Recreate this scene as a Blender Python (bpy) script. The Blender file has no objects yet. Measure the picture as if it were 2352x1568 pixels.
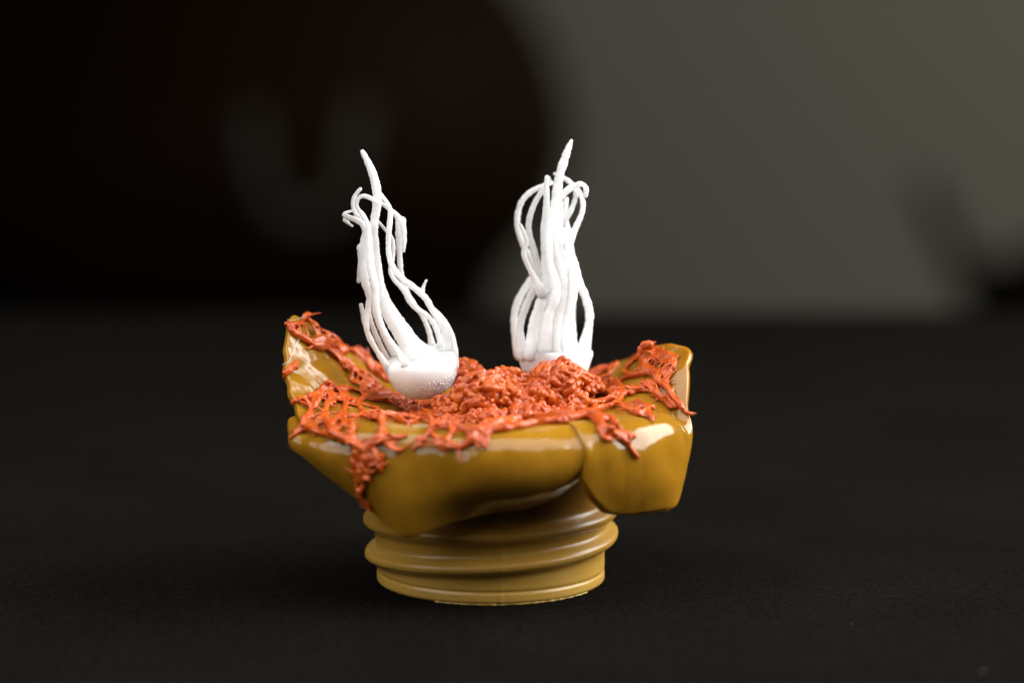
import bpy, bmesh, math, random
from mathutils import Vector, Matrix, noise
from mathutils.bvhtree import BVHTree
R = math.radians
random.seed(7)
S = bpy.context.scene
COL = S.collection

# ------------------------------------------------------------------ camera, world, light, exposure
# 1 unit = 1 cm
PITCH = R(8.0); FPX = 2352 * 100 / 36
CAM = Vector((0.245, -31.97, 7.18))
cd = bpy.data.cameras.new('camera'); cam = bpy.data.objects.new('camera', cd); COL.objects.link(cam)
cam.location = CAM; cam.rotation_euler = (R(90) - PITCH, 0, 0)
cd.lens = 100; cd.sensor_width = 36; cd.clip_start = 0.5; cd.clip_end = 500
cd.dof.use_dof = True; cd.dof.focus_distance = 31.95; cd.dof.aperture_fstop = 0.102
S.camera = cam
FW = Vector((0, math.cos(PITCH), -math.sin(PITCH))); UP = Vector((0, math.sin(PITCH), math.cos(PITCH))); RT = Vector((1, 0, 0))

wd = bpy.data.worlds.new('World'); S.world = wd; wd.use_nodes = True
wd.node_tree.nodes['Background'].inputs[0].default_value = (1, 0.95, 0.9, 1)
wd.node_tree.nodes['Background'].inputs[1].default_value = 0.012
S.view_settings.view_transform = 'Standard'; S.view_settings.look = 'None'
S.view_settings.exposure = 0; S.view_settings.gamma = 1
S.cycles.max_bounces = 10

def area(name, loc, target, sx, sy, power, color):
    l = bpy.data.lights.new(name, 'AREA'); l.shape = 'RECTANGLE'; l.size = sx; l.size_y = sy
    l.energy = power; l.color = color
    o = bpy.data.objects.new(name, l); COL.objects.link(o); o.location = loc
    o.rotation_euler = (Vector(target) - Vector(loc)).to_track_quat('-Z', 'Y').to_euler()
    return o
area('softbox_key', (29, 1, 20), (0, 0, 2), 38, 27, 36000, (1.0, 0.99, 0.975))
area('softbox_top', (-3, -9, 33), (0, 0, 2), 56, 30, 20000, (1.0, 0.985, 0.965))
area('softbox_fill', (-24, -16, 17), (0, 0, 2), 34, 18, 5900, (1.0, 0.975, 0.95))
area('wall_light', (150, 130, 80), (25, 285, 5), 70, 70, 112000, (1.0, 0.945, 0.85))

# ------------------------------------------------------------------ helpers
def ray(px, py):
    return (FW + RT * ((px - 1176) / FPX) + UP * ((784 - py) / FPX)).normalized()
def P(px, py, Y):                         # the point of the vertical plane y = Y seen at a point of the photograph
    d = ray(px, py); return CAM + d * ((Y - CAM.y) / d.y)
def PZ(px, py, z):
    d = ray(px, py); return CAM + d * ((z - CAM.z) / d.z)
def cm_per_px(p): return (p - CAM).dot(FW) / FPX
def z1(x, y): return (620.9 + .24 * x, 696.2 + .24 * y)
def z2(x, y): return (1091.3 + .24 * x, 696.2 + .24 * y)
def z5(x, y): return (733.8 + .24597 * x, 310.5 + .24597 * y)
def z6(x, y): return (1110.1 + .3719 * x, 301.1 + .3719 * y)
def z7(x, y): return (771.5 + .2160 * x, 602.1 + .2160 * y)
def z8(x, y): return (639.7 + .2159 * x, 846.7 + .2159 * y)

def tag(o, label=None, cat=None, group=None, kind=None):
    for k, v in (('label', label), ('category', cat), ('group', group), ('kind', kind)):
        if v: o[k] = v
    return o
def empty(name, loc=(0, 0, 0)):
    o = bpy.data.objects.new(name, None); COL.objects.link(o); o.location = loc; o.empty_display_size = .2
    return o
def link(name, me, mat, parent=None, smooth=True):
    o = bpy.data.objects.new(name, me); COL.objects.link(o)
    me.materials.append(mat)
    if smooth: me.polygons.foreach_set('use_smooth', [True] * len(me.polygons))
    if parent:
        o.parent = parent; o.matrix_parent_inverse = Matrix.Translation(-Vector(parent.location))
    return o
class MB:
    def __init__(s): s.v = []; s.f = []
    def add(s, v, f):
        b = len(s.v); s.v += v; s.f += [tuple(i + b for i in q) for q in f]
    def mesh(s, name):
        me = bpy.data.meshes.new(name); me.from_pydata([tuple(p) for p in s.v], [], s.f); me.update(); return me
    def build(s, name, mat, parent=None, smooth=True): return link(name, s.mesh(name), mat, parent, smooth)

def catmull(pts, step):
    # pts: list of tuples (any length, first three xyz) -> resampled list
    n = len(pts); out = []
    for i in range(n - 1):
        a, b, c, d = pts[max(i - 1, 0)], pts[i], pts[i + 1], pts[min(i + 2, n - 1)]
        L = math.dist(b[:3], c[:3]); k = max(2, int(L / step))
        for j in range(k):
            t = j / k
            out.append(tuple(.5 * (2 * q + (r - p) * t + (2 * p - 5 * q + 4 * r - s) * t * t + (3 * q - p - 3 * r + s) * t ** 3)
                             for p, q, r, s in zip(a, b, c, d)))
    out.append(tuple(pts[-1]))
    return out
def tube(mb, pts, n=10, flat=1.0, step=.05, expo=2.0, ridge=0.0, round_start=True, twist=0.0):
    """pts: (x, y, z, r); a tube with rounded ends and an oval or squarish section"""
    c = catmull(pts, step)
    c = [(Vector(p[:3]), max(p[3], .002)) for p in c]
    rings = []
    m = len(c)
    up = None
    for i, (p, r) in enumerate(c):
        t = (c[min(i + 1, m - 1)][0] - c[max(i - 1, 0)][0])
        if t.length < 1e-7: t = Vector((0, 0, 1))
        t.normalize()
        if up is None:
            up = Vector((0, 1, 0)) - t * t.y
            if up.length < .1: up = Vector((1, 0, 0)) - t * t.x
        up = up - t * up.dot(t); up.normalize()
        sd = t.cross(up)
        tw = twist * i / m
        u2 = up * math.cos(tw) + sd * math.sin(tw); s2 = sd * math.cos(tw) - up * math.sin(tw)
        rr = r + min(r, .045) * ridge * (random.random() - .5)
        rings.append((p, t, u2, s2, rr))
    # caps
    p, t, u, s, r = rings[-1]
    ext = [(p + t * r * .55, t, u, s, r * .83), (p + t * r * .9, t, u, s, r * .45)]
    p0, t0, u0, s0, r0 = rings[0]
    pre = [(p0 - t0 * r0 * .9, t0, u0, s0, r0 * .45), (p0 - t0 * r0 * .55, t0, u0, s0, r0 * .83)] if round_start else []
    rings = pre + rings + ext
    v = []; f = []
    for p, t, u, s, r in rings:
        for j in range(n):
            a = 2 * math.pi * j / n
            ca, sa = math.cos(a), math.sin(a)
            q = (abs(ca) ** expo + abs(sa) ** expo) ** (-1 / expo)
            v.append(p + s * (ca * q * r) + u * (sa * q * r * flat))
    k = len(rings)
    for i in range(k - 1):
        for j in range(n):
            f.append((i * n + j, i * n + (j + 1) % n, (i + 1) * n + (j + 1) % n, (i + 1) * n + j))
    f.append(tuple(range(n))[::-1]); f.append(tuple((k - 1) * n + j for j in range(n)))
    mb.add(v, f)
ICO = None
def ico(mb, c, rad, sub=2, rot=None):
    global ICO
    if ICO is None:
        ICO = {}
        for s in (1, 2, 3):
            b = bmesh.new(); bmesh.ops.create_icosphere(b, subdivisions=s, radius=1)
            b.verts.index_update()
            ICO[s] = ([v.co.copy() for v in b.verts], [tuple(v.index for v in q.verts) for q in b.faces]); b.free()
    vs, fs = ICO[sub]
    if not hasattr(rad, '__len__'): rad = (rad,) * 3
    o = []
    for q in vs:
        w = Vector((q.x * rad[0], q.y * rad[1], q.z * rad[2]))
        if rot: w = rot @ w
        o.append(w + c)
    mb.add(o, fs)
def lathe(mb, prof, n=96, M=Matrix(), fn=None):
    v = []; f = []
    m = len(prof)
    for i, (r, z) in enumerate(prof):
        for j in range(n):
            a = 2 * math.pi * j / n
            rr, zz = (r, z) if fn is None else fn(a, r, z)
            v.append(M @ Vector((rr * math.cos(a), rr * math.sin(a), zz)))
    for i in range(m - 1):
        for j in range(n):
            f.append((i * n + j, i * n + (j + 1) % n, (i + 1) * n + (j + 1) % n, (i + 1) * n + j))
    f.append(tuple(range(n))[::-1]); f.append(tuple((m - 1) * n + j for j in range(n)))
    mb.add(v, f)

# ------------------------------------------------------------------ materials
def mat(name, base, rough=.5, spec=.5, sss=0, rad=(1, 1, 1), scale=.1, coat=0, trans=0):
    m = bpy.data.materials.new(name); m.use_nodes = True
    b = m.node_tree.nodes['Principled BSDF']
    b.inputs['Base Color'].default_value = (*base, 1)
    b.inputs['Roughness'].default_value = rough
    b.inputs['Specular IOR Level'].default_value = spec
    b.inputs['Subsurface Weight'].default_value = sss
    b.inputs['Subsurface Radius'].default_value = rad
    b.inputs['Subsurface Scale'].default_value = scale
    b.inputs['Coat Weight'].default_value = coat
    b.inputs['Coat Roughness'].default_value = .06
    b.inputs['Transmission Weight'].default_value = trans
    return m
def nodes(m): return m.node_tree.nodes, m.node_tree.links, m.node_tree.nodes['Principled BSDF']
def noise_tex(m, scale, detail=4, rough=.6, vec=None):
    N, L, b = nodes(m)
    t = N.new('ShaderNodeTexNoise'); t.inputs['Scale'].default_value = scale
    t.inputs['Detail'].default_value = detail; t.inputs['Roughness'].default_value = rough
    if vec is None:
        c = N.new('ShaderNodeTexCoord'); vec = c.outputs['Object']
    L.new(vec, t.inputs['Vector'])
    return t
def ramp(m, src, stops):
    N, L, b = nodes(m)
    r = N.new('ShaderNodeValToRGB'); L.new(src, r.inputs[0])
    e = r.color_ramp.elements
    while len(e) < len(stops): e.new(.5)
    for q, (p, c) in zip(e, stops): q.position = p; q.color = (*c, 1)
    return r
def bump(m, src, strength, dist=.01, prev=None):
    N, L, b = nodes(m)
    n = N.new('ShaderNodeBump'); n.inputs['Strength'].default_value = strength; n.inputs['Distance'].default_value = dist
    L.new(src, n.inputs['Height'])
    if prev is not None: L.new(prev.outputs[0], n.inputs['Normal'])
    L.new(n.outputs[0], b.inputs['Normal']); return n

# glossy scorched plastic of the torn wall
M_wall = mat('olive_amber_plastic', (.30, .155, .006), .12, .4, .7, (1.0, .5, .05), .22, .04, .12)
t = noise_tex(M_wall, 1.3, 3)
r_ = ramp(M_wall, t.outputs[0], [(.3, (.255, .116, .006)), (.7, (.345, .172, .012))])
N, L, b = nodes(M_wall); L.new(r_.outputs[0], b.inputs['Base Color'])
tc = N.new('ShaderNodeTexCoord'); mp = N.new('ShaderNodeMapping'); mp.inputs['Scale'].default_value = (1, 1, .45); L.new(tc.outputs['Object'], mp.inputs[0])
t = noise_tex(M_wall, 4.2, 2, .5, mp.outputs[0]); bump(M_wall, t.outputs[0], .3, .05)
# duller tan plastic of the neck, warmer towards the torn end
M_neck = mat('tan_plastic', (.40, .23, .06), .33, .5, .5, (1, .5, .12), .10)
N, L, b = nodes(M_neck)
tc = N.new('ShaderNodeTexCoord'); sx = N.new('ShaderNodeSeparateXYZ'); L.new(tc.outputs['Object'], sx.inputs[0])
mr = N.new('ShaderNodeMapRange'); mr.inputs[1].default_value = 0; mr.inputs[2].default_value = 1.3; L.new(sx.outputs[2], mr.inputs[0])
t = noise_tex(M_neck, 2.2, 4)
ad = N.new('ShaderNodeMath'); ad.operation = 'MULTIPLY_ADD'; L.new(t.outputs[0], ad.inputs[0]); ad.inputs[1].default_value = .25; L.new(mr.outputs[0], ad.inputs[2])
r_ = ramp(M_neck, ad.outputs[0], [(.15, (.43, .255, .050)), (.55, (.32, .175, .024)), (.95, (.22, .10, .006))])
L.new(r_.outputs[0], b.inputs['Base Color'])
mp = N.new('ShaderNodeMapping'); mp.inputs['Scale'].default_value = (2, 2, 40); L.new(tc.outputs['Object'], mp.inputs[0])
t = noise_tex(M_neck, 4, 4, .6, mp.outputs[0]); bump(M_neck, t.outputs[0], .25, .006)
# orange melted plastic
M_or = mat('orange_melt', (.48, .075, .014), .22, .38, .4, (1, .22, .06), .045)
t = noise_tex(M_or, 5, 4)
r_ = ramp(M_or, t.outputs[0], [(.3, (.33, .043, .005)), (.5, (.42, .068, .007)), (.7, (.49, .105, .013))])
N, L, b = nodes(M_or); L.new(r_.outputs[0], b.inputs['Base Color'])
t = noise_tex(M_or, 14, 3); bump(M_or, t.outputs[0], .3, .012)
# white rubber
M_wh = mat('white_rubber', (.80, .825, .83), .42, .3, 1.0, (1, 1, 1), .5, 0, .03)
t = noise_tex(M_wh, 60, 3); bump(M_wh, t.outputs[0], .15, .006)
M_bub = mat('clear_bubble', (.95, .945, .94), .07, .9, .5, (1, 1, 1), .1)
# black paper
M_pap = mat('black_paper', (.011, .010, .0095), .95, 0.0)
t = noise_tex(M_pap, .35, 3); t2 = noise_tex(M_pap, 22, 4, .7)
N, L, b = nodes(M_pap)
r_ = ramp(M_pap, t.outputs[0], [(.3, (.0046, .0040, .0034)), (.7, (.0062, .0054, .0046))])
tf = noise_tex(M_pap, 17, 5, .8)
rf = ramp(M_pap, tf.outputs[0], [(.40, (.62, .62, .62)), (.62, (1.42, 1.42, 1.42))])
mx = N.new('ShaderNodeMix'); mx.data_type = 'RGBA'; mx.blend_type = 'MULTIPLY'; mx.inputs[0].default_value = 1
L.new(r_.outputs[0], mx.inputs[6]); L.new(rf.outputs[0], mx.inputs[7]); L.new(mx.outputs[2], b.inputs['Base Color'])
tc = N.new('ShaderNodeTexCoord'); mp = N.new('ShaderNodeMapping'); mp.inputs['Scale'].default_value = (1, .6, 1); mp.inputs['Rotation'].default_value = (0, 0, .5)
L.new(tc.outputs['Object'], mp.inputs[0])
t3 = noise_tex(M_pap, 34, 5, .75, mp.outputs[0])
bump(M_pap, t3.outputs[0], .5, .015)
M_grey = mat('grey_wall_paint', (.34, .335, .285), .9, .2)
M_floor = mat('dark_floor', (.03, .028, .026), .7, .3)
M_jar = mat('dark_brown_glaze', (.019, .0085, .003), .6, .04)
M_mark = mat('pale_paint', (.105, .095, .079), .8, .05)
M_orn = mat('dark_brown_wood', (.012, .008, .004), .8, .15)
M_dust = mat('pale_lint', (.55, .53, .48), .8, .2)

# ------------------------------------------------------------------ setting
def box(name, x0, x1, y0, y1, zz0, zz1, m):
    mb = MB()
    v = [Vector((x, y, z)) for z in (zz0, zz1) for y in (y0, y1) for x in (x0, x1)]
    mb.add(v, [(0, 2, 3, 1), (4, 5, 7, 6), (0, 1, 5, 4), (1, 3, 7, 5), (3, 2, 6, 7), (2, 0, 4, 6)])
    return tag(mb.build(name, m, smooth=False), kind='structure')
box('black_paper_surface', -60, 60, -60, 23.9, -1.2, -.07, M_pap)
box('floor', -300, 300, -100, 300, -78, -75, M_floor)
box('wall', -300, 300, 300, 306, -78, 260, M_grey)

# jar behind, far out of focus
jar = empty('jar')
tag(jar, 'large dark brown rounded jar with a pale U-shaped mark, blurred at upper left', 'jar')
JY = 150
k = (JY - CAM.y) / FPX
def jz(py): return P(600, py, JY).z
jx = P(500, 400, JY).x
jar.location = (jx, JY, -75)
prof = [(13, -75), (16, -60)]
for py, rad in ((735, 638), (640, 652), (560, 715), (450, 788), (330, 818), (200, 800), (80, 755), (0, 705), (-120, 600), (-220, 380), (-260, 370), (-330, 375)):
    prof.append((rad * k, jz(py)))
cp = catmull([(r, z, 0) for r, z in prof], 1.5)
mb = MB(); lathe(mb, [(p[0], p[1]) for p in cp], 64, Matrix.Translation((jx, JY, 0)))
mb.build('body', M_jar, jar)
def jar_r(z):
    for (r0, a0), (r1, a1) in zip(prof, prof[1:]):
        if a0 <= z <= a1: return r0 + (r1 - r0) * (z - a0) / (a1 - a0)
    return prof[-1][0]
mb = MB(); pts = []
for px, py in ((572, 285), (575, 350), (593, 425), (637, 482), (705, 506), (768, 482), (803, 420), (818, 345), (830, 265)):
    y = JY - 20
    for _ in range(6):
        p = P(px, py, y); rr = jar_r(p.z); dx = p.x - jx
        y = JY - math.sqrt(max(rr * rr - dx * dx, .1))
    pts.append((*P(px, py, y), 30 * k))
tube(mb, pts, 10, .15, 1); mb.build('mark', M_mark, jar)

# dark ornament at the right edge
orn = empty('dark_ornament', (P(2400, 700, 150).x, 150, -75))
tag(orn, 'dark brown blurred object with a slanting upright arm behind the right edge', 'ornament')
mb = MB(); Y = 150
k2 = (Y - CAM.y) / FPX
arm = [(*P(2122, 430, Y), 20 * k2), (*P(2145, 480, Y), 28 * k2), (*P(2185, 560, Y), 28 * k2), (*P(2240, 650, Y), 44 * k2), (*P(2300, 750, Y), 56 * k2)]
tube(mb, arm, 14, .8, 1); mb.build('arm', M_orn, orn)
mb = MB(); bx = P(2440, 700, Y).x
cp = catmull([(150 * k2, -75, 0), (190 * k2, -50, 0), (205 * k2, P(2400, 720, Y).z, 0), (180 * k2, P(2400, 640, Y).z, 0), (125 * k2, P(2400, 595, Y).z, 0), (70 * k2, P(2400, 560, Y).z, 0), (15 * k2, P(2400, 548, Y).z, 0)], 1)
lathe(mb, [(p[0], p[1]) for p in cp], 40, Matrix.Translation((bx, Y, 0))); mb.build('body', M_orn, orn)

# ------------------------------------------------------------------ torn plastic bottle neck
bowl = empty('torn_bottle_neck', (0, 0, 0))
tag(bowl, 'torn amber plastic bottle neck with screw thread, its glossy wall burst open into flaring petals', 'bottle neck')
# neck with a helical thread
def neck_r(a, z):
    r = 1.305
    r += .03 * min(1, max(0, (z - .25) / .35))
    if z > .9: r += .07 * ((z - .9) / .5) ** 1.3
    th = (math.degrees(a) + 180) % 360          # 0 left, 90 front, 180 right
    for base, rise, hgt in ((.24, .245, .135), (.65, .12, .125)):
        zc = base + rise * (th if th < 200 else 200 + (th - 200) * -1.25 if th < 360 else 0) / 180
        d = (z - zc) / .083
        if abs(d) < 1.8:
            r += hgt * math.exp(-abs(d) ** 3)
    r -= .016 * math.exp(-((z - .075) / .018) ** 2)      # groove above the foot
    if z < -.02: r -= .04 * ((-.02 - z) / .05) ** 2
    r += .010 * math.exp(-(((th - 95.5 + 180) % 360 - 180) / .7) ** 2)   # mould seam
    return r
mb = MB(); n = 360; zs = [-.07 + i * .0125 for i in range(int(1.69 / .0125) + 1)]
v = []; f = []
for i, z in enumerate(zs):
    for j in range(n):
        a = 2 * math.pi * j / n
        r = neck_r(a, z)
        q = noise.noise((3 * math.cos(a), 3 * math.sin(a), z * 2)); r += .006 * q
        zz = z
        if i == 0:
            zz = z + .018 * max(0, noise.noise((9 * math.cos(a), 9 * math.sin(a), 4))) + .008 * max(0, noise.noise((25 * math.cos(a), 25 * math.sin(a), 1)))
            r += .015 * noise.noise((14 * math.cos(a), 14 * math.sin(a), 7))
        v.append(Vector((r * math.cos(a), r * math.sin(a), zz)))
inner = [(1.15, 1.62), (1.05, 1.3), (1.06, .6), (1.08, -0.06)]
for r, z in inner:
    for j in range(n):
        a = 2 * math.pi * j / n; v.append(Vector((r * math.cos(a), r * math.sin(a), z)))
m_ = len(zs) + len(inner)
for i in range(m_):
    i2 = (i + 1) % m_
    for j in range(n):
        f.append((i * n + j, i * n + (j + 1) % n, i2 * n + (j + 1) % n, i2 * n + j))
mb.add(v, f)
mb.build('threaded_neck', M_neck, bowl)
# ragged flash along the cut foot
mb = MB()
pts = []
for i in range(60):
    a = R(-118 + i * 1.45)
    r = 1.285 + .012 * noise.noise((i * .7, 0, 0))
    pts.append((r * math.cos(a), r * math.sin(a), -.062 + .004 * noise.noise((i * .5, 3, 0)), .010 + .012 * max(0, noise.noise((i * .45, 5, 0)))))
tube(mb, pts, 6, .7, .03, ridge=.8)
mb.build('ragged_edge', M_neck, bowl)

# petals: stations of (angle, end radius, end height, ridge radius, roll 0..1)
def profile(er, ez, rr, w, zr=1.90):
    up = []
    dr, dz = er - 1.5, ez - 1.95
    up = [(.78, 1.66), (1.12, 1.84), (1.4, 1.95), (1.5 + .28 * dr, 1.95 + .22 * dz), (1.5 + .58 * dr, 1.95 + .5 * dz), (1.5 + .83 * dr, 1.95 + .78 * dz), (er + .03 * min(1, max(0, dz / .4)), ez)]
    tk = min(1, max(0, (rr - er) / .4))
    roll = [(.78, 1.66), (1.15, 1.84), (1.5, 1.90), (rr - .24, zr + .01), (rr - .01, zr - .13), (max(er, rr) + .03 - .05 * tk, zr * .42 + ez * .58), (er, ez)]
    return [(a[0] * (1 - w) + c[0] * w, a[1] * (1 - w) + c[1] * w) for a, c in zip(up, roll)]
def petal(stations, dz0, seed, dstep=1.25, thick=.085, bead=0):
    out = []
    a0, a1 = stations[0][0], stations[-1][0]
    n = int(abs(a1 - a0) / dstep)
    profs = [(s[0], profile(*s[1:])) for s in stations]
    def at(a):
        for (x0, p0), (x1, p1) in zip(profs, profs[1:]):
            if x0 <= a <= x1:
                t = (a - x0) / (x1 - x0)
                return [(u[0] * (1 - t) + w[0] * t, u[1] * (1 - t) + w[1] * t) for u, w in zip(p0, p1)]
        return profs[0][1] if a < a0 else profs[-1][1]
    rows = []
    for i in range(n + 1):
        a = a0 + (a1 - a0) * i / n
        acc = None; W = 0
        for da in (-3, -2, -1, 0, 1, 2, 3):           # smooth along the rim
            w = math.exp(-(da / 2) ** 2)
            q = at(min(max(a + da * (1.3 if -24 < a < -4 or 183 < a < 206 else .5), a0), a1)); W += w
            acc = [(x[0] * w, x[1] * w) for x in q] if acc is None else [(y[0] + x[0] * w, y[1] + x[1] * w) for x, y in zip(q, acc)]
        pr = [(x[0] / W, x[1] / W, 0) for x in acc]
        # evenly resampled in t
        row = []
        for s in range(6):
            A, B, C, D = pr[max(s - 1, 0)], pr[s], pr[s + 1], pr[min(s + 2, 6)]
            for j in range(4):
                t = j / 4
                row.append([.5 * (2 * B[c] + (C[c] - A[c]) * t + (2 * A[c] - 5 * B[c] + 4 * C[c] - D[c]) * t * t + (3 * B[c] - A[c] - 3 * C[c] + D[c]) * t ** 3) for c in (0, 1)])
        row.append(list(pr[6][:2]))
        rows.append((a, row))
    v = []; f = []
    m = len(rows[0][1])
    for a, row in rows:
        for r, z in row:
            ca, sa = math.cos(R(a)), math.sin(R(a))
            q = Vector((r * ca, r * sa, z + dz0))
            g = min(1, max(0, (r - 1.3) / .6))
            q += Vector((ca, sa, .6)) * (.045 * g * noise.noise(q * 1.6 + Vector((seed, 0, 0))) + .012 * g * noise.noise(q * 5 + Vector((0, seed, 0))))
            if seed > 2: q += Vector((ca, sa, 0)) * (.016 * g * math.sin(z * 24 + 3 * noise.noise(q * 2)) * (1 if z < 2.65 else .3))
            v.append(q)
    for i in range(n):
        for j in range(m - 1):
            f.append((i * m + j, (i + 1) * m + j, (i + 1) * m + j + 1, i * m + j + 1))
    mb = MB(); mb.add(v, f)
    o = mb.build('petal', M_wall, bowl)
    if bead:
        line = [v[j] for j in range(m - 9, m)] + [v[i * m + m - 1] for i in range(1, int(n * bead))]
        e = MB(); tube(e, [(*(q + Vector((0, .02, -.015))), .036 + .012 * noise.noise(q * 6)) for q in line], 10, 1, .03)
        ne = e.build('rolled_edge', M_wall, bowl)
    s = o.modifiers.new('solid', 'SOLIDIFY'); s.thickness = thick; s.offset = -1; s.use_even_offset = False
    s = o.modifiers.new('sub', 'SUBSURF'); s.levels = 2; s.render_levels = 2
    return o
front = petal([(-160, 2.32, 1.90, 2.2, .6), (-154, 2.38, 1.79, 2.3, .8), (-149, 2.46, 1.70, 2.36, 1), (-145, 2.36, 1.60, 2.36, 1), (-138, 2.24, 1.42, 2.34, 1), (-128, 2.08, 1.14, 2.24, 1), (-120, 2.02, .91, 2.13, 1), (-116, 2.02, .80, 2.09, 1),
               (-112, 1.92, .86, 2.06, 1), (-107, 1.80, .94, 2.05, 1), (-102, 1.70, 1.0, 2.05, 1), (-95, 1.60, 1.05, 2.06, 1), (-88, 1.54, 1.08, 2.06, 1), (-78, 1.54, 1.10, 2.08, 1), (-70, 1.62, 1.18, 2.1, 1), (-65, 1.72, 1.28, 2.1, 1), (-61, 1.82, 1.42, 2.12, 1), (-57, 1.98, 1.6, 2.12, 1)], 0, 1.0)
right = petal([(-62.5, 2.14, 1.5, 2.14, 1), (-61, 2.15, 1.34, 2.15, 1), (-58, 2.13, 1.18, 2.17, 1), (-54, 2.08, 1.06, 2.2, 1), (-49, 2.06, 1.01, 2.23, 1), (-42, 2.09, .985, 2.26, 1), (-36, 2.15, .97, 2.28, 1), (-30, 2.25, .955, 2.31, 1), (-28, 2.27, .97, 2.31, 1), (-25.5, 2.28, 1.15, 2.31, 1), (-20, 2.28, 1.5, 2.28, .85),
               (-13, 2.30, 1.95, 2.28, .5), (-7, 2.28, 2.24, 2.25, .1), (-3, 2.22, 2.36, 2.25, 0), (1, 2.27, 2.47, 2.3, 0), (5, 2.24, 2.51, 2.3, 0), (9, 2.12, 2.53, 2.2, 0), (17, 2.06, 2.48, 2.2, 0), (30, 2.05, 2.30, 2.2, 0), (45, 2.05, 2.1, 2.2, 0), (60, 2.1, 1.95, 2.2, 0), (82, 2.1, 1.88, 2.2, 0)], .03, 1.0, bead=.235)
left = petal([(78, 2.1, 1.88, 2.2, 0), (100, 2.1, 1.88, 2.2, 0), (120, 2.15, 1.98, 2.2, 0), (130, 2.15, 2.12, 2.2, 0), (145, 2.13, 2.42, 2.2, 0), (158, 2.2, 2.68, 2.2, 0), (167, 2.25, 2.85, 2.2, 0), (172, 2.29, 2.93, 2.2, 0), (177, 2.31, 2.90, 2.2, 0),
              (183, 2.33, 2.70, 2.2, 0), (190, 2.33, 2.42, 2.2, .1), (198, 2.34, 2.15, 2.2, .2), (204, 2.34, 1.98, 2.2, .35), (210, 2.32, 1.86, 2.2, .6)], -.022, 3.0)

# ------------------------------------------------------------------ casting photograph points on to the plastic
dg = bpy.context.evaluated_depsgraph_get()
bv, bf = [], []
for o in (front, right, left):
    me = o.evaluated_get(dg).to_mesh(); off = len(bv)
    bv += [o.matrix_world @ q.co for q in me.vertices]; bf += [tuple(i + off for i in p.vertices) for p in me.polygons]
bvh = BVHTree.FromPolygons(bv, bf)
def hit(px, py, last=None):
    d = ray(px, py); loc, nor, _, _ = bvh.ray_cast(CAM, d)
    q = PZ(px, py, 1.93) if d.z < 0 else None
    if loc is not None:
        if nor.dot(d) > 0: nor = -nor
        if loc.z < 1.8 and q is not None and math.hypot(q.x, q.y) < 1.2: return q, Vector((0, 0, 1))
        return loc, nor
    if q is not None and math.hypot(q.x, q.y) < 1.9: return q, Vector((0, 0, 1))
    if last is not None:
        return P(px, py, last.y), Vector((0, -.7, .7))
    return P(px, py, 0), Vector((0, -.7, .7))

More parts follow.
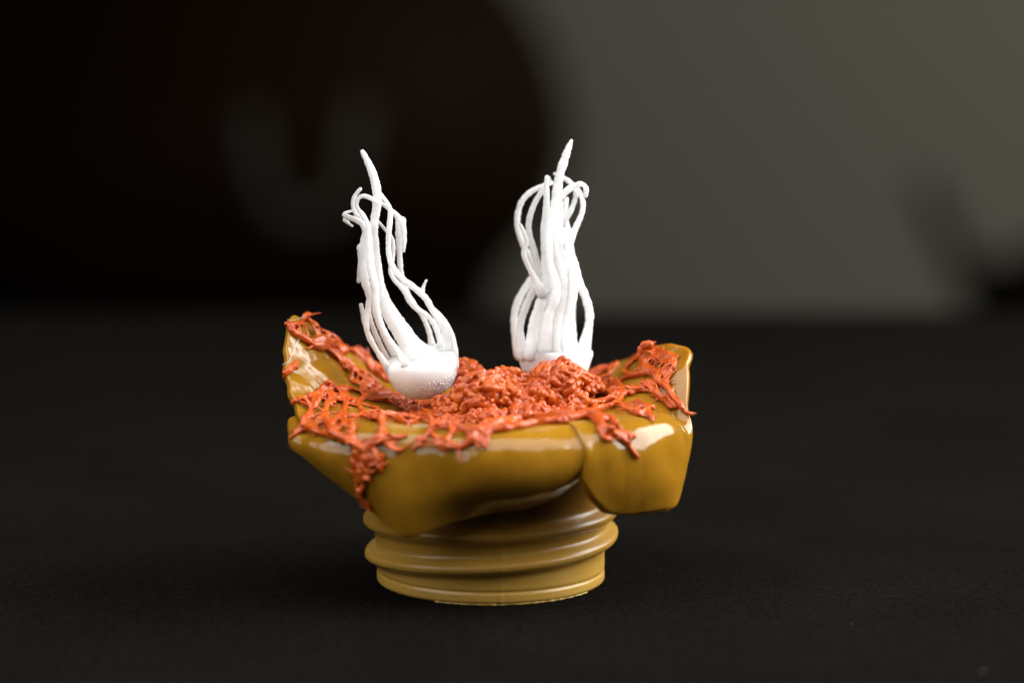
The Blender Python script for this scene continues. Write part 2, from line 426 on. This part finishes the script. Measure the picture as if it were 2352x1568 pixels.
# ------------------------------------------------------------------ orange residue
pulp = empty('orange_residue', (0, -.2, 1.7))
tag(pulp, 'stringy and granular orange melted plastic spread over the torn amber plastic', 'residue')
def remesh(o, vox, smooth=2, fac=.5, disp=0, dscale=.1):
    m = o.modifiers.new('rm', 'REMESH'); m.mode = 'VOXEL'; m.voxel_size = vox; m.use_smooth_shade = True
    if smooth:
        m = o.modifiers.new('sm', 'SMOOTH'); m.iterations = smooth; m.factor = fac
    if disp:
        tx = bpy.data.textures.new('lumps', 'CLOUDS'); tx.noise_scale = dscale; tx.noise_depth = 2
        m = o.modifiers.new('dp', 'DISPLACE'); m.texture = tx; m.strength = disp; m.texture_coords = 'GLOBAL'; m.mid_level = .5
def strands(name, lines, conv, fine=0, finedist=.35, seed=0, lift=.55):
    rnd = random.Random(seed)
    mb = MB(); nodes_ = []
    for ln in lines:
        pts = []; last = None; r = 30
        scale = .24 if conv in (z1, z2) else .2159
        # densify in the picture, then cast on to the plastic
        ln2 = []
        rr = 30
        full = []
        for q in ln:
            if len(q) > 2: rr = q[2]
            full.append((q[0], q[1], 0, rr))
        for x, y, _, rad in catmull(full, 55) if len(full) > 1 else full:
            px, py = conv(x, y)
            loc, nor = hit(px, py, last); last = loc
            c = rad * scale * cm_per_px(loc)
            c *= rnd.uniform(.68, 1.08)
            loc = loc + nor * (c * lift + .012 * rnd.random())
            pts.append((*loc, c)); nodes_.append((loc, nor, c))
        # break long jumps between far surfaces
        seg = [pts[0]]
        for q in pts[1:]:
            if math.dist(q[:3], seg[-1][:3]) > .75:
                if len(seg) > 1: tube(mb, seg, 8, .8, .05, ridge=.35)
                seg = []
            seg.append(q)
        if len(seg) > 1: tube(mb, seg, 8, .8, .05, ridge=.35)
        for q in pts:                                   # lumps along the strand
            if rnd.random() < .8:
                s = q[3] * rnd.uniform(.45, .95)
                ico(mb, Vector(q[:3]) + Vector([rnd.uniform(-1, 1) * q[3] * 1.0 for _ in range(3)]), (s * rnd.uniform(.7, 1.4), s, s * rnd.uniform(.6, 1)), 1)
    for _ in range(int(fine * 1.0)):                    # ragged shreds of skin between the strands
        a, an, ac = rnd.choice(nodes_)
        near = [q for q in nodes_ if .06 < (q[0] - a).length < .22]
        if not near: continue
        b_, bn, bc = rnd.choice(near)
        d = b_ - a; w = rnd.uniform(.02, .05)
        X = d.normalized(); Z = (an - X * an.dot(X)).normalized(); Yv = Z.cross(X)
        ico(mb, (a + b_) / 2 + an * rnd.uniform(-.01, .02), (d.length * .55, w, .013), 2, Matrix((X, Yv, Z)).transposed())
    for _ in range(int(fine * 2.6)):
        a, an, ac = rnd.choice(nodes_)
        near = [q for q in nodes_ if .08 < (q[0] - a).length < finedist]
        if not near: continue
        b_, bn, bc = rnd.choice(near)
        mid = (a + b_) / 2 + an * rnd.uniform(0, .04) + Vector([rnd.uniform(-.03, .03) for _ in range(3)])
        r0 = rnd.uniform(.008, .018)
        tube(mb, [(*a, r0 * 1.6), (*mid, r0 * .75), (*b_, r0 * 1.5)], 6, 1, .05)
    for _ in range(fine // 2):                          # loose whiskers
        a, an, ac = rnd.choice(nodes_)
        d = Vector([rnd.uniform(-1, 1) for _ in range(3)]); d = (d - an * d.dot(an) * .8).normalized()
        ln = rnd.uniform(.07, .17) + ac
        tube(mb, [(*a, .022), (*(a + d * ln * .6 + an * .01), .013), (*(a + d * ln), .005)], 6, 1, .04)
    o = mb.build(name, M_or, pulp)
    remesh(o, .0095, 3, .5)
    finish(o, name)
def finish(o, name):
    """apply the modifiers and give every separate piece an object of its own"""
    me = o.evaluated_get(bpy.context.evaluated_depsgraph_get()).to_mesh()
    import numpy as np
    nv = len(me.vertices); co = np.empty(nv * 3); me.vertices.foreach_get('co', co); co = co.reshape(-1, 3)
    ed = np.empty(len(me.edges) * 2, dtype=np.int64); me.edges.foreach_get('vertices', ed); ed = ed.reshape(-1, 2)
    lab = np.arange(nv)
    while True:
        m = np.minimum(lab[ed[:, 0]], lab[ed[:, 1]]); l2 = lab.copy()
        np.minimum.at(l2, ed[:, 0], m); np.minimum.at(l2, ed[:, 1], m); l2 = l2[l2]; l2 = l2[l2]
        if (l2 == lab).all(): break
        lab = l2
    polys = [tuple(p.vertices) for p in me.polygons]
    pl = {}
    for p in polys: pl.setdefault(int(lab[p[0]]), []).append(p)
    old = o.data; bpy.data.objects.remove(o)
    for ps in pl.values():
        if len(ps) < 260: continue
        ids = sorted({i for p in ps for i in p}); ix = {v: k for k, v in enumerate(ids)}
        m2 = bpy.data.meshes.new(name); m2.from_pydata([tuple(co[i]) for i in ids], [], [tuple(ix[i] for i in p) for p in ps]); m2.update()
        q = link(name, m2, M_or); q.parent = pulp; q.matrix_parent_inverse = Matrix.Translation(-Vector(pulp.location))
strands('melted_strand', [
    [(180, 190, 28), (190, 260, 34), (215, 300, 26)],
    [(190, 200, 30), (240, 220), (290, 200, 22), (330, 150, 44), (380, 190, 34), (430, 220, 34), (480, 270, 26), (540, 300, 34), (590, 305, 14)],
    [(230, 290, 36), (330, 370, 48), (450, 390, 62), (560, 390, 60), (640, 450, 50), (690, 470, 40)],
    [(300, 320, 30), (400, 420, 44), (520, 440, 52), (600, 500, 46), (650, 560, 38), (700, 625, 32)],
    [(690, 450, 30), (660, 500, 22), (650, 550, 22)],
    [(440, 400, 40), (350, 440, 10)],
    [(600, 400, 30), (700, 430, 30), (720, 480, 22)],
], z1, 14, .3, 1)
strands('melted_strand', [
    [(700, 600, 30), (740, 630, 36), (800, 680, 30), (900, 740, 30), (980, 790, 26), (1060, 830, 20)],
    [(660, 520, 26), (760, 610, 26), (900, 690, 24), (1060, 800, 14)],
    [(760, 740, 18), (850, 790, 28), (950, 830, 30), (1080, 860, 24), (1250, 910, 20), (1400, 955, 18), (1560, 975, 24)],
    [(780, 760, 18), (880, 780, 22), (980, 800, 30), (1100, 850, 16), (1300, 910, 16), (1560, 960, 22)],
    [(860, 870, 22), (1000, 860, 30), (1150, 900, 36), (1250, 960, 34), (1340, 1010, 26), (1480, 1050, 24), (1620, 1080, 30)],
    [(900, 930, 30), (1060, 940, 40), (1180, 960, 34), (1300, 1040, 34), (1340, 1060, 20)],
    [(1250, 1010, 18), (1400, 1060, 20), (1540, 1090, 26), (1700, 1110, 34)],
    [(1380, 965, 20), (1480, 990, 26), (1600, 985, 30)],
], z1, 46, .4, 2)
strands('melted_strand', [
    [(740, 450, 26), (790, 480, 44), (850, 500, 40), (900, 560, 38), (960, 610, 42), (1040, 640, 44), (1100, 700, 40), (1120, 760, 30)],
    [(800, 470, 30), (855, 440, 10)], [(880, 520, 30), (920, 600, 30), (1000, 680, 34), (1090, 740, 30)],
], z1, 14, .3, 3)
strands('melted_flake', [[(235, 575, 34), (190, 630, 46), (150, 680, 30), (132, 730, 16)], [(240, 600, 22), (200, 620, 40), (160, 640, 26)]], z1, 0, .3, 4, .3)
strands('melted_web', [
    [(550, 790, 46), (470, 840, 36), (430, 880, 32), (330, 905, 18), (240, 935, 34), (232, 965, 20)],
    [(550, 790, 40), (560, 870, 46), (570, 940, 50), (540, 1010, 40), (520, 1130, 52)],
    [(430, 880, 40), (400, 960, 32), (370, 1040, 28), (330, 1130, 46), (280, 1230, 34), (200, 1290, 10)],
    [(460, 870, 40), (440, 980, 26), (400, 1040, 26), (350, 1160, 46)],
    [(550, 800, 40), (640, 850, 46), (750, 840, 34), (790, 830, 12)],
    [(640, 850, 46), (720, 920, 50), (720, 990, 46), (700, 1080, 40), (700, 1180, 30)],
    [(720, 930, 46), (820, 960, 40), (900, 920, 40), (1030, 900, 46), (1140, 890, 52), (1200, 900, 20)],
    [(570, 950, 44), (640, 940, 40), (720, 960, 40)],
    [(330, 1150, 52), (430, 1180, 50), (520, 1130, 60), (580, 1190, 56), (620, 1260, 60), (700, 1300, 60), (790, 1340, 62), (900, 1400, 66)],
    [(350, 1180, 40), (440, 1240, 52), (560, 1270, 50), (640, 1310, 42)],
    [(700, 1090, 44), (790, 1110, 40), (890, 1080, 40), (970, 1120, 44), (1050, 1100, 48), (1160, 1090, 36), (1280, 1100, 40), (1420, 1120, 30)],
    [(770, 1130, 36), (790, 1220, 36), (800, 1330, 50), (860, 1400, 62)],
    [(1050, 1100, 46), (1070, 1190, 40), (1060, 1280, 52), (1000, 1340, 56), (930, 1400, 56)],
    [(1070, 1200, 40), (1130, 1290, 30), (1200, 1290, 20), (1300, 1270, 8)],
    [(1050, 1290, 46), (1140, 1370, 36), (1250, 1410, 14)],
    [(820, 960, 36), (870, 1030, 32), (890, 1080, 34)],
    [(960, 1000, 22), (1050, 1040, 26), (1060, 1100, 40)],
    [(600, 1180, 40), (660, 1110, 36), (700, 1080, 40)],
    [(1130, 1070, 36), (1230, 1130, 34), (1330, 1160, 30), (1400, 1130, 26)],
], z1, 60, .32, 5)
strands('melted_drip', [
    [(850, 900, 60), (880, 1000, 66), (890, 1100, 66), (915, 1170, 46), (930, 1200, 24)],
    [(810, 930, 50), (830, 1060, 46), (850, 1180, 40), (870, 1290, 34), (900, 1370, 34), (950, 1430, 26), (990, 1475, 12)],
    [(1000, 850, 46), (1060, 920, 40), (1090, 1000, 30), (1090, 1070, 30)],
    [(1060, 920, 30), (1130, 920, 20)], [(930, 900, 60), (960, 1020, 50), (970, 1100, 30), (965, 1160, 20)],
], z8, 22, .25, 6)
strands('melted_strand', [
    [(1380, 1395, 16), (1430, 1340, 28), (1490, 1280, 36), (1550, 1190, 48), (1540, 1140, 40), (1420, 1110, 26)],
    [(1620, 1405, 16), (1690, 1320, 30), (1750, 1220, 44), (1700, 1160, 44), (1560, 1180, 44)],
    [(1660, 1390, 14), (1720, 1360, 20)],
    [(1800, 1395, 34), (1880, 1360, 46), (1990, 1270, 50), (2120, 1200, 54), (2280, 1160, 60), (2360, 1150, 60)],
    [(1760, 1200, 40), (1900, 1230, 44), (2010, 1260, 46), (2080, 1300, 30), (2060, 1390, 12)],
    [(1560, 1180, 40), (1680, 1200, 40), (1800, 1190, 40)],
], z1, 20, .3, 7)
strands('melted_drop', [[(1400, 1460, 8), (1392, 1500, 20), (1390, 1530, 22)]], z1, 0, .3, 8, .3)
strands('melted_strand', [
    [(-60, 1260, 50), (60, 1200, 50), (170, 1160, 46), (320, 1150, 50), (500, 1120, 52), (700, 1110, 62), (900, 1120, 72), (1080, 1100, 76), (1190, 1130, 70)],
    [(60, 1230, 46), (240, 1230, 40), (420, 1200, 50), (620, 1160, 56), (860, 1150, 56)],
    [(0, 1330, 44), (80, 1290, 40), (180, 1200, 40)], [(40, 1390, 12), (50, 1320, 30)],
    [(1150, 1120, 66), (1240, 1220, 60), (1330, 1260, 46), (1430, 1330, 30), (1490, 1400, 28), (1545, 1465, 24)],
    [(1180, 1090, 50), (1300, 1120, 36), (1360, 1200, 34), (1440, 1260, 34), (1500, 1280, 34)],
    [(1190, 1150, 50), (1220, 1290, 40), (1300, 1310, 24)],
], z2, 20, .3, 9)
strands('melted_web', [
    [(1000, 1010, 36), (1100, 1000, 44), (1250, 960, 52), (1350, 920, 56), (1430, 880, 50), (1550, 850, 46), (1620, 800, 46), (1700, 850, 46), (1780, 920, 46), (1845, 975, 22)],
    [(1060, 1080, 40), (1200, 1030, 46), (1320, 1000, 44), (1400, 930, 36)],
    [(1170, 860, 40), (1210, 800, 34), (1330, 770, 46), (1390, 820, 46), (1420, 880, 44)],
    [(1180, 870, 40), (1280, 880, 36), (1350, 900, 44)],
    [(1130, 880, 40), (1130, 950, 44), (1150, 1020, 40)],
    [(1420, 990, 36), (1490, 1040, 36), (1560, 1080, 36), (1640, 1070, 46), (1690, 1135, 24)],
    [(1550, 975, 40), (1600, 1020, 50), (1650, 1060, 46)], [(1630, 1000, 26), (1720, 1015, 10)],
    [(1650, 760, 24), (1620, 810, 34)], [(1720, 730, 20), (1730, 800, 20), (1700, 850, 30)],
    [(1800, 900, 26), (1880, 950, 20), (1930, 1000, 14)],
    [(1000, 900, 50), (1060, 960, 46), (1100, 1010, 40)],
], z2, 60, .3, 10)
strands('melted_web', [
    [(1620, 420, 50), (1700, 430, 44), (1720, 510, 52), (1630, 560, 44), (1650, 640, 52), (1740, 690, 56), (1770, 760, 48), (1850, 820, 46), (1900, 900, 44), (1970, 980, 34), (2012, 1045, 14)],
    [(1580, 450, 34), (1600, 500, 40), (1560, 540, 28), (1490, 550, 12)],
    [(1720, 440, 36), (1810, 480, 26), (1890, 490, 24), (1930, 540, 18), (1910, 595, 16), (1820, 630, 20), (1750, 690, 34)],
    [(1900, 600, 14), (1925, 645, 7)], [(1800, 480, 24), (1830, 560, 26), (1890, 530, 18)], [(1720, 520, 34), (1780, 560, 22), (1860, 560, 14)],
    [(1410, 740, 14), (1490, 710, 36), (1560, 700, 42), (1650, 660, 44)], [(1430, 655, 8), (1480, 700, 24)], [(1590, 545, 18), (1600, 620, 20), (1640, 680, 30)],
    [(1800, 700, 24), (1860, 720, 14)],
], z2, 40, .25, 11)
strands('melted_strand', [
    [(1375, 555, 34), (1350, 610, 24), (1250, 640, 30), (1200, 690, 28), (1110, 690, 40), (1070, 740, 40)],
    [(1340, 620, 20), (1280, 700, 20), (1180, 740, 24), (1080, 780, 34), (1050, 850, 40)],
], z2, 14, .3, 12)
# granular lumps heaped over the mouth
def clump(cx, cy, Y, rx, ry, rz, n, g, seed):
    rnd = random.Random(seed); c = P(cx, cy, Y); mb = MB()
    ico(mb, c, (rx * .93, ry * .93, rz * .93), 3)
    n = int(n * 2.2); g *= .68
    for i in range(n):
        z = 1 - 1.45 * (i + .5) / n; a = i * 2.399963 + rnd.uniform(-.3, .3)
        q = math.sqrt(max(0, 1 - z * z))
        nrm = Vector((q * math.cos(a), q * math.sin(a), z))
        wob = 1 + .22 * noise.noise(nrm * 2.2 + Vector((seed, 0, 0)))
        p = c + Vector((nrm.x * rx, nrm.y * ry, nrm.z * rz)) * wob
        s = g * rnd.choice((.55, .7, .85, 1, 1.1, 1.5)) * rnd.uniform(.85, 1.15)
        ico(mb, p, (s * rnd.uniform(.9, 1.7), s * rnd.uniform(.8, 1.05), s * rnd.uniform(.8, 1.05)), 2,
            Matrix.Rotation(rnd.uniform(0, 6.3), 3, 'Z') @ Matrix.Rotation(rnd.uniform(-1, 1), 3, 'Y'))
    o = mb.build('granular_lump', M_or, pulp)
    remesh(o, .0095, 1, .5)
for i, a in enumerate([
    (1283, 878, -.30, .31, .26, .22, 90, .062), (1240, 908, -.45, .22, .2, .17, 50, .055), (1310, 922, -.42, .2, .2, .13, 40, .055),
    (1108, 912, -.55, .33, .28, .26, 90, .062), (1158, 888, -.25, .24, .24, .2, 60, .058), (1050, 940, -.50, .26, .28, .18, 60, .056), (1200, 925, -.5, .22, .2, .2, 50, .056),
    (1072, 868, .25, .18, .22, .2, 44, .058), (1195, 893, .15, .34, .3, .16, 60, .056), (1120, 968, -.9, .26, .2, .13, 44, .052), (1045, 972, -.8, .2, .2, .1, 36, .05), (1215, 955, -.75, .28, .22, .14, 50, .052), (1300, 955, -.7, .24, .2, .1, 36, .05),
    (1340, 885, .1, .22, .24, .1, 34, .05)]):
    clump(*a, 20 + i)
mb = MB(); ico(mb, Vector((.1, -.1, 1.78)), (1.15, 1.1, .16), 3)
for i in range(420):
    a = random.uniform(0, 6.283); q = 1.15 * math.sqrt(random.random())
    ico(mb, Vector((.1 + q * math.cos(a), -.1 + q * math.sin(a), 1.78 + .15 * math.sqrt(max(0, 1 - (q / 1.2) ** 2)))), random.uniform(.03, .06), 1)
o = mb.build('granular_bed', M_or, pulp); remesh(o, .014, 1, .5, .012, .04)

# ------------------------------------------------------------------ white tentacled cups
def strand_set(root, conv_lines, name='strand'):
    for ln in conv_lines:
        yb, ym, ye = ln['y']; pts = []
        n = len(ln['p'])
        for i, (px, py, rp) in enumerate(ln['p']):
            t = i / max(1, n - 1)
            y = yb + (ym - yb) * t * 2 if t < .5 else ym + (ye - ym) * (t - .5) * 2
            q = P(px, py, y); pts.append((*q, rp * (1.6 if i == 0 and name == 'strand' else .92) * cm_per_px(q)))
        mb = MB(); tube(mb, pts, 12, ln.get('flat', .75), .022, ln.get('e', 2.8), ridge=.24)
        mb.build(ln.get('name', name), M_wh, root)
def tr(*segs):
    """join traced runs: (conv, scale, [(x, y, r), ...])"""
    out = []
    for conv, sc, pts in segs:
        for x, y, r in pts: out.append((*conv(x, y), r * sc))
    return out
A5, A6, A7 = .24597, .3719, .2160

wr = empty('tentacled_cup', P(1276, 850, .45))
tag(wr, 'upright white rubber cup with a tall bunch of looping tentacles, behind the orange lumps', 'rubber cup', 'white tentacled rubber cups')
c = P(1275, 812, .45); kk = cm_per_px(c)
mb = MB()
prof = [(.05, -78), (36, -77), (58, -66), (70, -50), (78, -32), (84, -10), (86.5, -2), (86.5, 6), (85, 9), (80, 11), (70, 10), (2, 8)]
cp = catmull([(r, z, 0) for r, z in prof], 6)
Mx = Matrix.Translation(c) @ Matrix.Rotation(R(2), 4, 'Y') @ Matrix.Rotation(R(-2), 4, 'X') @ Matrix.Scale(kk, 4)
lathe(mb, [(p[0], p[1]) for p in cp], 72, Mx); mb.build('cup', M_wh, wr)
Yc = .45
strand_set(wr, [
    {'name': 'core', 'flat': .9, 'y': (Yc, Yc, Yc), 'p': tr((z6, A6, [(440, 1370, 105), (440, 1180, 88), (440, 1000, 72), (465, 830, 66), (462, 680, 60), (452, 540, 52), (455, 400, 36), (470, 280, 31), (500, 180, 28), (530, 95, 20), (543, 62, 12)]))},
    {'y': (Yc + .25, Yc + .3, Yc + .2), 'p': tr((z6, A6, [(228, 1380, 26), (192, 1170, 24), (215, 1050, 26), (280, 940, 26), (340, 860, 26)]))},
    {'y': (Yc + .1, Yc + .25, Yc + .15), 'p': tr((z6, A6, [(360, 930, 26), (310, 820, 24), (245, 700, 21), (210, 570, 20), (230, 450, 20), (290, 378, 19), (380, 335, 17), (420, 320, 14)]))},
    {'y': (Yc - .2, Yc, Yc), 'p': tr((z6, A6, [(246, 1385, 26), (226, 1230, 25), (258, 1090, 26), (315, 970, 26), (345, 880, 24), (315, 750, 24), (282, 630, 21), (285, 540, 20), (320, 440, 19), (370, 360, 18), (405, 305, 17), (395, 285, 14)]))},
    {'y': (Yc - .2, Yc - .25, Yc - .2), 'p': tr((z6, A6, [(365, 1000, 24), (310, 900, 20), (262, 800, 17), (250, 745, 16), (268, 690, 15), (252, 630, 14), (230, 580, 11)]))},
    {'y': (Yc - .33, Yc - .28, Yc - .25), 'p': tr((z6, A6, [(385, 1375, 34), (400, 1160, 34), (440, 1050, 32), (448, 950, 29), (415, 840, 27), (402, 720, 26), (406, 600, 25), (435, 480, 25), (485, 400, 24), (550, 345, 22), (605, 328, 18), (634, 355, 17), (630, 400, 15)]))},
    {'y': (Yc - .3, Yc - .1, Yc - .1), 'p': tr((z6, A6, [(292, 1380, 30), (310, 1190, 32), (350, 1070, 34), (385, 960, 36), (385, 800, 32), (378, 600, 26), (390, 460, 22), (390, 340, 18), (393, 285, 15)]))},
    {'y': (Yc + .05, Yc - .05, Yc + .05), 'p': tr((z6, A6, [(612, 1375, 32), (648, 1220, 30), (655, 1120, 28), (625, 1010, 28), (590, 940, 30), (565, 850, 34), (530, 760, 32), (485, 690, 26), (475, 620, 22), (500, 560, 22), (550, 470, 18), (572, 390, 16), (550, 335, 17), (505, 295, 17), (440, 265, 12)]))},
    {'y': (Yc - .28, Yc - .15, Yc + .1), 'p': tr((z6, A6, [(490, 1380, 30), (515, 1200, 34), (545, 1030, 36), (560, 900, 36), (535, 790, 32), (530, 700, 28), (565, 610, 23), (608, 510, 19), (614, 440, 18), (590, 375, 17), (570, 340, 14)]))},
    {'y': (Yc + .33, Yc + .3, Yc + .2), 'p': tr((z6, A6, [(542, 1370, 30), (548, 1200, 24), (548, 1050, 26), (545, 900, 28), (532, 720, 30), (510, 560, 20), (495, 450, 14)]))},
    {'y': (Yc - .33, Yc - .2, Yc - .15), 'p': tr((z6, A6, [(435, 1380, 30), (455, 1180, 32), (490, 1040, 32), (500, 930, 28), (470, 820, 22), (445, 700, 18), (440, 580, 18), (455, 470, 16)]))},
    {'y': (Yc + .2, Yc + .2, Yc + .15), 'p': tr((z6, A6, [(330, 1375, 30), (350, 1190, 30), (390, 1040, 30), (430, 860, 30), (480, 640, 26), (500, 480, 24), (515, 420, 14)]))},
])
wl = empty('tentacled_cup', P(960, 905, 0))
tag(wl, 'leaning white rubber cup with ragged broken tentacles and foamy bubbles round its bottom', 'rubber cup', 'white tentacled rubber cups')
c = P(*z7(905, 1040), 0.02); kk = cm_per_px(c)
Mx = Matrix.Translation(c) @ Matrix.Rotation(R(-12), 4, 'Y') @ Matrix.Rotation(R(8), 4, 'X') @ Matrix.Scale(kk, 4)
prof = [(.05, -88), (24, -86), (44, -78), (60, -66), (72, -50), (80, -32), (85, -14), (86, 0), (84, 7), (78, 12), (64, 14), (30, 15), (2, 15)]
cp = catmull([(r, z, 0) for r, z in prof], 5)
mb = MB(); lathe(mb, [(p[0], p[1]) for p in cp], 72, Mx, lambda a, r, z: (r * (1 + .02 * noise.noise((2 * math.cos(a), 2 * math.sin(a), z * .03))), z)); mb.build('cup', M_wh, wl)
# foam of clear bubbles on the bottom
mb = MB(); rnd = random.Random(3)
for i in range(1500):
    a = rnd.uniform(0, 6.283); zz = -88 + 52 * rnd.random() ** 1.3
    if noise.noise((1.5 * math.cos(a), 1.5 * math.sin(a), zz * .03)) + (-.5 - zz / 88) * 1.2 < -.3: continue
    rr = 86 * math.sqrt(max(0, 1 - (zz / 88) ** 2)) if zz < -30 else 81
    for (r0, h0), (r1, h1) in zip(prof, prof[1:]):
        if h0 <= zz <= h1: rr = r0 + (r1 - r0) * (zz - h0) / (h1 - h0); break
    s = rnd.uniform(1.0, 2.8); rr -= .15 * s
    ico(mb, Mx @ Vector((rr * math.cos(a), rr * math.sin(a), zz)), s * kk, 2)
o = mb.build('foam_bubbles', M_bub, wl); o['kind'] = 'stuff'
strand_set(wl, [
    {'name': 'core', 'flat': .9, 'y': (0, 0, 0), 'p': tr((z7, A7, [(880, 1040, 150), (800, 900, 140), (710, 750, 115), (610, 600, 98), (520, 440, 82), (465, 270, 68), (440, 110, 62)]), (z5, A5, [(520, 1120, 52), (508, 960, 48), (505, 860, 46), (520, 760, 44), (538, 640, 46), (532, 500, 45), (493, 350, 43), (440, 230, 33), (402, 155, 24)]))},
    {'y': (-.12, -.05, -.15), 'p': tr((z7, A7, [(590, 1170, 34), (480, 1010, 36), (400, 880, 34), (335, 740, 33), (325, 620, 32), (340, 480, 31), (350, 360, 34)]), (z5, A5, [(425, 1350, 46), (405, 1180, 44), (415, 1020, 40), (432, 900, 36), (400, 828, 32), (330, 785, 29), (260, 765, 28), (228, 745, 20), (250, 722, 16), (300, 708, 13)]))},
    {'y': (.1, .1, .1), 'p': tr((z7, A7, [(600, 1120, 28), (530, 990, 30), (450, 830, 30), (390, 680, 26), (360, 560, 24), (350, 430, 22)]))},
    {'y': (.15, .2, .1), 'p': tr((z7, A7, [(680, 1060, 30), (590, 930, 40), (520, 800, 34), (450, 640, 30), (400, 480, 26), (400, 330, 30), (390, 150, 40)]), (z5, A5, [(420, 1150, 50), (420, 1000, 44), (440, 880, 32)]))},
    {'y': (-.3, -.18, -.12), 'p': tr((z7, A7, [(755, 1110, 34), (660, 950, 36), (560, 810, 34), (495, 690, 33), (455, 560, 32), (430, 430, 34), (425, 280, 40)]), (z5, A5, [(480, 1240, 40), (470, 1080, 36), (462, 940, 32), (450, 830, 26), (400, 740, 24), (358, 690, 22), (345, 640, 21), (362, 590, 22), (410, 567, 23), (480, 590, 25), (545, 630, 22)]))},
    {'y': (.0, .1, .1), 'p': tr((z5, A5, [(470, 900, 30), (420, 800, 26), (345, 740, 24), (318, 680, 23), (315, 615, 21), (338, 555, 20), (382, 502, 18)]))},
    {'y': (.05, .05, .12), 'p': tr((z5, A5, [(240, 790, 14), (280, 830, 14), (308, 848, 11)]))},
    {'y': (-.05, -.1, 0), 'p': tr((z7, A7, [(1170, 1060, 70), (1190, 890, 58), (1140, 690, 44), (1070, 580, 40), (1010, 480, 38), (960, 390, 38), (880, 310, 37), (790, 240, 36), (720, 190, 36), (660, 130, 36), (615, 60, 32)]), (z5, A5, [(662, 1180, 28), (645, 1080, 26), (645, 950, 27), (655, 830, 27), (662, 730, 26), (640, 650, 25), (590, 575, 20), (555, 530, 16)]))},
    {'y': (.15, .05, .1), 'p': tr((z7, A7, [(1150, 980, 40), (1100, 800, 36), (1045, 660, 32), (965, 565, 30), (870, 500, 32), (795, 420, 36), (730, 310, 34), (680, 250, 28), (610, 170, 26), (580, 80, 26)]), (z5, A5, [(680, 1180, 22), (688, 1060, 22), (675, 960, 20), (610, 880, 16), (555, 815, 16), (490, 760, 18)]))},
    {'y': (.3, .2, .1), 'p': tr((z7, A7, [(1035, 960, 40), (1010, 820, 34), (985, 720, 31), (935, 600, 28), (860, 480, 26), (770, 340, 28), (715, 210, 32), (690, 90, 31)]), (z5, A5, [(752, 1180, 28), (748, 1100, 29), (755, 1020, 44), (760, 930, 55), (758, 850, 52), (735, 770, 34), (690, 720, 24), (640, 680, 20), (585, 640, 17), (555, 590, 14)]))},
    {'y': (-.05, -.02, 0), 'p': tr((z7, A7, [(1215, 1080, 60), (1240, 880, 52), (1190, 700, 42), (1110, 580, 34), (1040, 500, 28)]))},
    {'y': (0, 0, 0), 'name': 'broken_stub', 'p': tr((z7, A7, [(915, 310, 20), (935, 250, 18), (960, 195, 15)]))},
    {'y': (0, 0, 0), 'name': 'broken_stub', 'flat': .5, 'p': tr((z7, A7, [(318, 640, 24), (285, 530, 25), (268, 455, 26)]))},
    {'y': (0, 0, 0), 'name': 'broken_stub', 'flat': .5, 'p': tr((z5, A5, [(385, 1050, 24), (385, 1150, 28), (378, 1250, 26), (365, 1365, 22)]))},
    {'y': (.05, 0, 0), 'name': 'broken_stub', 'flat': .5, 'p': tr((z5, A5, [(770, 800, 24), (785, 880, 30), (790, 980, 26), (785, 1080, 16)]))},
])

# ------------------------------------------------------------------ lint on the paper and on the plastic
mb = MB(); rnd = random.Random(11)
for i in range(16):
    x, y = rnd.uniform(-7, 7), rnd.uniform(-7, 8)
    if math.hypot(x, y) < 1.5: continue
    s = rnd.choice((.003, .004, .005, .006))
    ico(mb, Vector((x, y, s * .6 - .07)), (s * rnd.uniform(.7, 1.8), s, s * .6), 1)
for i in range(0):
    x, y = rnd.uniform(-6, 6), rnd.uniform(-5, 4)
    if math.hypot(x, y) < 1.7: continue
    a = rnd.uniform(0, 6.3); l = rnd.uniform(.1, .3)
    tube(mb, [(x, y, .008, .004), (x + l * .5 * math.cos(a), y + l * .5 * math.sin(a), .02, .004), (x + l * math.cos(a + .5), y + l * math.sin(a + .5), .008, .003)], 5, 1, .03)
o = mb.build('paper_lint', M_dust); tag(o, 'pale specks of lint scattered over the black paper', 'lint', kind='stuff')

mb = MB(); pts = []; last = None
for x, y in ((265, 350), (235, 410), (210, 470), (185, 530), (165, 570), (140, 592), (118, 598)):
    loc, nor = hit(*z1(x, y), last); last = loc; pts.append((*(loc + nor * .02), .003))
tube(mb, pts, 6, 1, .03); o = mb.build('fibre', M_dust); tag(o, 'thin pale hair lying down the tall left petal to the small orange flake', 'fibre')
mb = MB(); pts = []
for x, y in ((160, 155), (190, 166), (240, 160), (300, 136), (320, 128)):
    pts.append((*P(*z1(x, y), -.1), .0025))
tube(mb, pts, 6, 1, .03); o = mb.build('fibre', M_dust); tag(o, 'thin pale hair stretched across the orange tip of the tallest petal', 'fibre')
